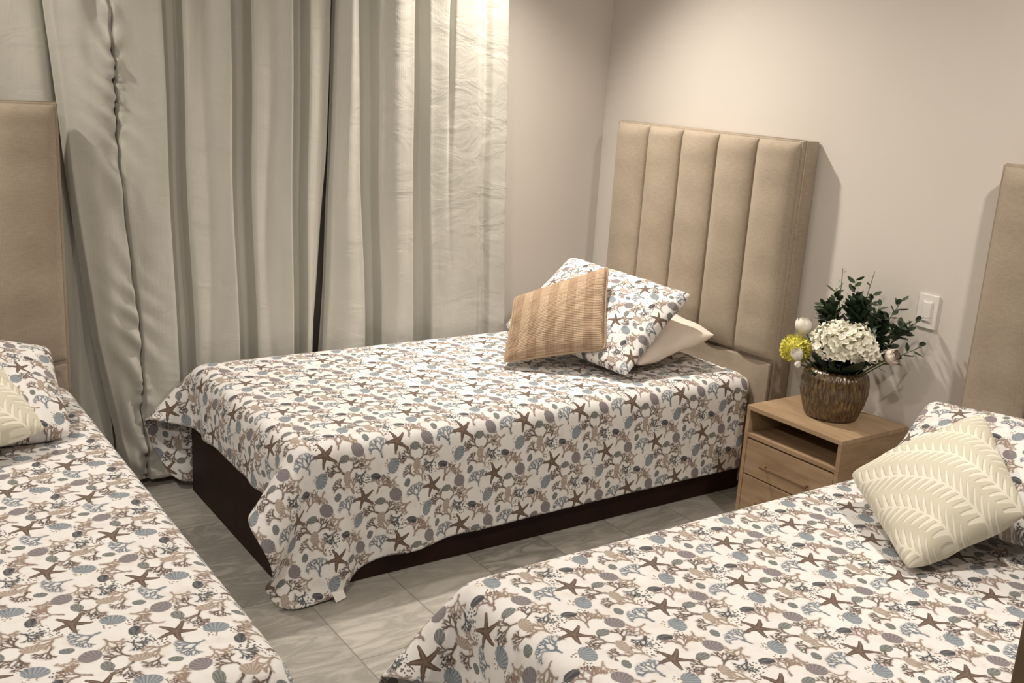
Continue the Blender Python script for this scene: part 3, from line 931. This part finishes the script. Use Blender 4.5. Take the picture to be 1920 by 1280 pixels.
def spray(tip, label, seed, n_leaf, L, W, a0, m=GREEN, start=0.45, fork=0, spread=0.8):
    root = thing('foliage_spray', label, 'foliage', 'foliage in the vase')
    pts = stem_pts(tip, 0, a0)
    rnd = random.Random(seed)
    bm = bmesh.new(); tube(bm, pts, 0.003, 0.0014, 6)
    branches = [pts]
    for k in range(fork):
        f = rnd.uniform(0.55, 0.85); i = int(f * 8)
        b0 = pts[i]; d = (pts[-1] - pts[i]).normalized() + Vector((rnd.uniform(-.3, .3), rnd.uniform(-1, 1), rnd.uniform(-.1, .9))) * spread
        d.normalize(); ln = rnd.uniform(0.07, 0.12)
        bp_ = [b0 + d * ln * q / 4 + Vector((0, 0, -0.010 * (q / 4) ** 2)) for q in range(5)]
        branches.append(bp_); tube(bm, bp_, 0.0018, 0.001, 5)
    part('stem', bm, STEM, root)
    bm = bmesh.new()
    for bi, bp_ in enumerate(branches):
        cnt = n_leaf if bi == 0 else max(5, n_leaf // 2)
        st = start if bi == 0 else 0.15
        for k in range(cnt):
            f = st + (1 - st) * (k + 0.5) / cnt
            q = f * (len(bp_) - 1); i = min(int(q), len(bp_) - 2)
            p = bp_[i].lerp(bp_[i + 1], q - i)
            d = (bp_[i + 1] - bp_[i]).normalized()
            u, v, _ = frame(d); a = k * 2.4 + rnd.uniform(-.4, .4)
            out = (d * 0.55 + u * math.cos(a) + v * math.sin(a)).normalized()
            sd = out.cross(Vector((0, 0, 1)) + Vector((rnd.uniform(-.6, .6), rnd.uniform(-.6, .6), 0)))
            if sd.length < 0.1: sd = out.cross(u)
            sd.normalize(); nr = sd.cross(out).normalized()
            l = L * rnd.uniform(0.7, 1.1) * (1.05 - 0.35 * f)
            if p.x + out.x * l > -0.012: out.x = min(out.x, (-0.012 - p.x) / l); out.normalize()
            petal(bm, p + out * 0.004, out, sd, nr, l, W * l / L, 0.12, 5)
    for v_ in bm.verts: v_.co.x = min(v_.co.x, -0.006)
    part('leaves', bm, m, root)
G = GREEN
spray(Vector((-0.15, -1.585, 0.890)), 'dense dark spray filling the gap right above the white rosebud', 12, 34, 0.052, 0.018, 0.8, G, 0.45, 5)
spray(Vector((-0.13, -1.755, 0.905)), 'dense dark spray above the right half of the hydrangea', 13, 30, 0.050, 0.017, -0.3, G, 0.45, 4)
spray(Vector((-0.13, -1.560, 0.925)), 'dark leafy spray on the upper left behind the white flowers', 1, 34, 0.055, 0.016, 1.2, G, 0.40, 5)
spray(Vector((-0.13, -1.640, 0.975)), 'dark leafy spray standing tallest above the hydrangea', 2, 34, 0.052, 0.016, 0.3, G, 0.40, 5)
spray(Vector((-0.10, -1.700, 0.930)), 'dark leafy spray right of the tallest one', 3, 32, 0.052, 0.016, 0.0, G, 0.40, 5)
spray(Vector((-0.09, -1.810, 0.930)), 'dark leafy spray leaning to the upper right', 4, 32, 0.050, 0.016, -0.6, G, 0.40, 5)
spray(Vector((-0.08, -1.895, 0.890)), 'outermost dark spray reaching towards the wall switch', 5, 24, 0.048, 0.015, -0.9, G, 0.50, 3)
spray(Vector((-0.10, -1.930, 0.800)), 'low twig bending down to the right below the switch', 6, 11, 0.052, 0.016, -1.1, G, 0.62, 0)
spray(Vector((-0.12, -1.570, 1.000)), 'thin light green twig poking out at the top left', 7, 8, 0.022, 0.006, 0.9, GREENL, 0.6, 3)
spray(Vector((-0.10, -1.690, 1.010)), 'thin light green twig poking out at the top centre', 8, 8, 0.022, 0.006, 0.2, GREENL, 0.6, 3)
# broad collar leaves
for k, (tip, w_, lb) in enumerate(((Vector((-0.26, -1.81, 0.735)), 0.030, 'broad dark leaf under the hydrangea on the right'),
                                 (Vector((-0.31, -1.63, 0.650)), 0.026, 'broad dark leaf bending over the vase front'),
                                 (Vector((-0.29, -1.72, 0.690)), 0.026, 'broad dark leaf lying over the vase rim in front'),
                                 (Vector((-0.18, -1.53, 0.690)), 0.024, 'broad dark leaf behind the yellow flower'))):
    root = thing('broad_leaf', lb, 'leaf', 'broad leaves in the vase')
    a0 = math.atan2(tip.y - VY, tip.x - VX); b0 = mouth + Vector((math.cos(a0), math.sin(a0), 0)) * 0.05
    bm = bmesh.new(); tube(bm, [foot, (foot + b0) / 2, b0], 0.003, n=6); part('stem', bm, STEM, root)
    bm = bmesh.new(); out = (tip - b0); L_ = out.length; out.normalize(); sd = out.cross(Vector((0, 0, 1))).normalized(); nr = sd.cross(out)
    petal(bm, b0, out, sd, nr, L_, w_, -0.05, 8); part('blade', bm, GREEN, root)

# ------------------------------------------------------------------ wall switch
sw = empty('wall_switch', (0, -1.858, 0.895)); tag(sw, 'white rocker light switch on the wall right of the vase', 'light switch')
box('plate', -0.007, 0.0, -0.0385, 0.0385, -0.060, 0.060, PLASTIC, sw, 0.0025, False)
box('rocker_frame', -0.0095, -0.006, -0.019, 0.019, -0.0365, 0.0365, PLASTIC, sw, 0.001, False)
box('rocker', -0.0125, -0.0085, -0.0155, 0.0155, -0.0325, 0.0325, PLASTIC, sw, 0.0015, False)

# ------------------------------------------------------------------ narrow wooden cabinet at the lower right frame corner
ch = empty('wooden_cabinet', (-1.60, -3.33, 0)); tag(ch, 'olive-brown wooden furniture edge cut by the lower right frame corner', 'cabinet')
box('body', -0.132, 0.135, -0.120, 0.126, 0.05, 0.885, DWOOD, ch, 0.003)
box('top', -0.138, 0.140, -0.128, 0.130, 0.885, 0.905, DWOOD, ch, 0.004)
for x0 in (-0.128, 0.103):
    for y0 in (-0.118, 0.095): box('leg', x0, x0 + 0.028, y0, y0 + 0.028, 0.0, 0.05, DWOOD, ch, 0.002)
for z0, z1 in ((0.62, 0.87), (0.35, 0.61), (0.07, 0.34)):
    d = box('drawer', -0.122, 0.125, -0.134, -0.119, z0, z1, DWOOD, ch, 0.003)
    bm = bmesh.new(); bmesh.ops.create_uvsphere(bm, u_segments=16, v_segments=10, radius=0.012, matrix=Matrix.Translation((0, -0.143, (z0 + z1) / 2)))
    obj('knob', bm, HANDLE, d)
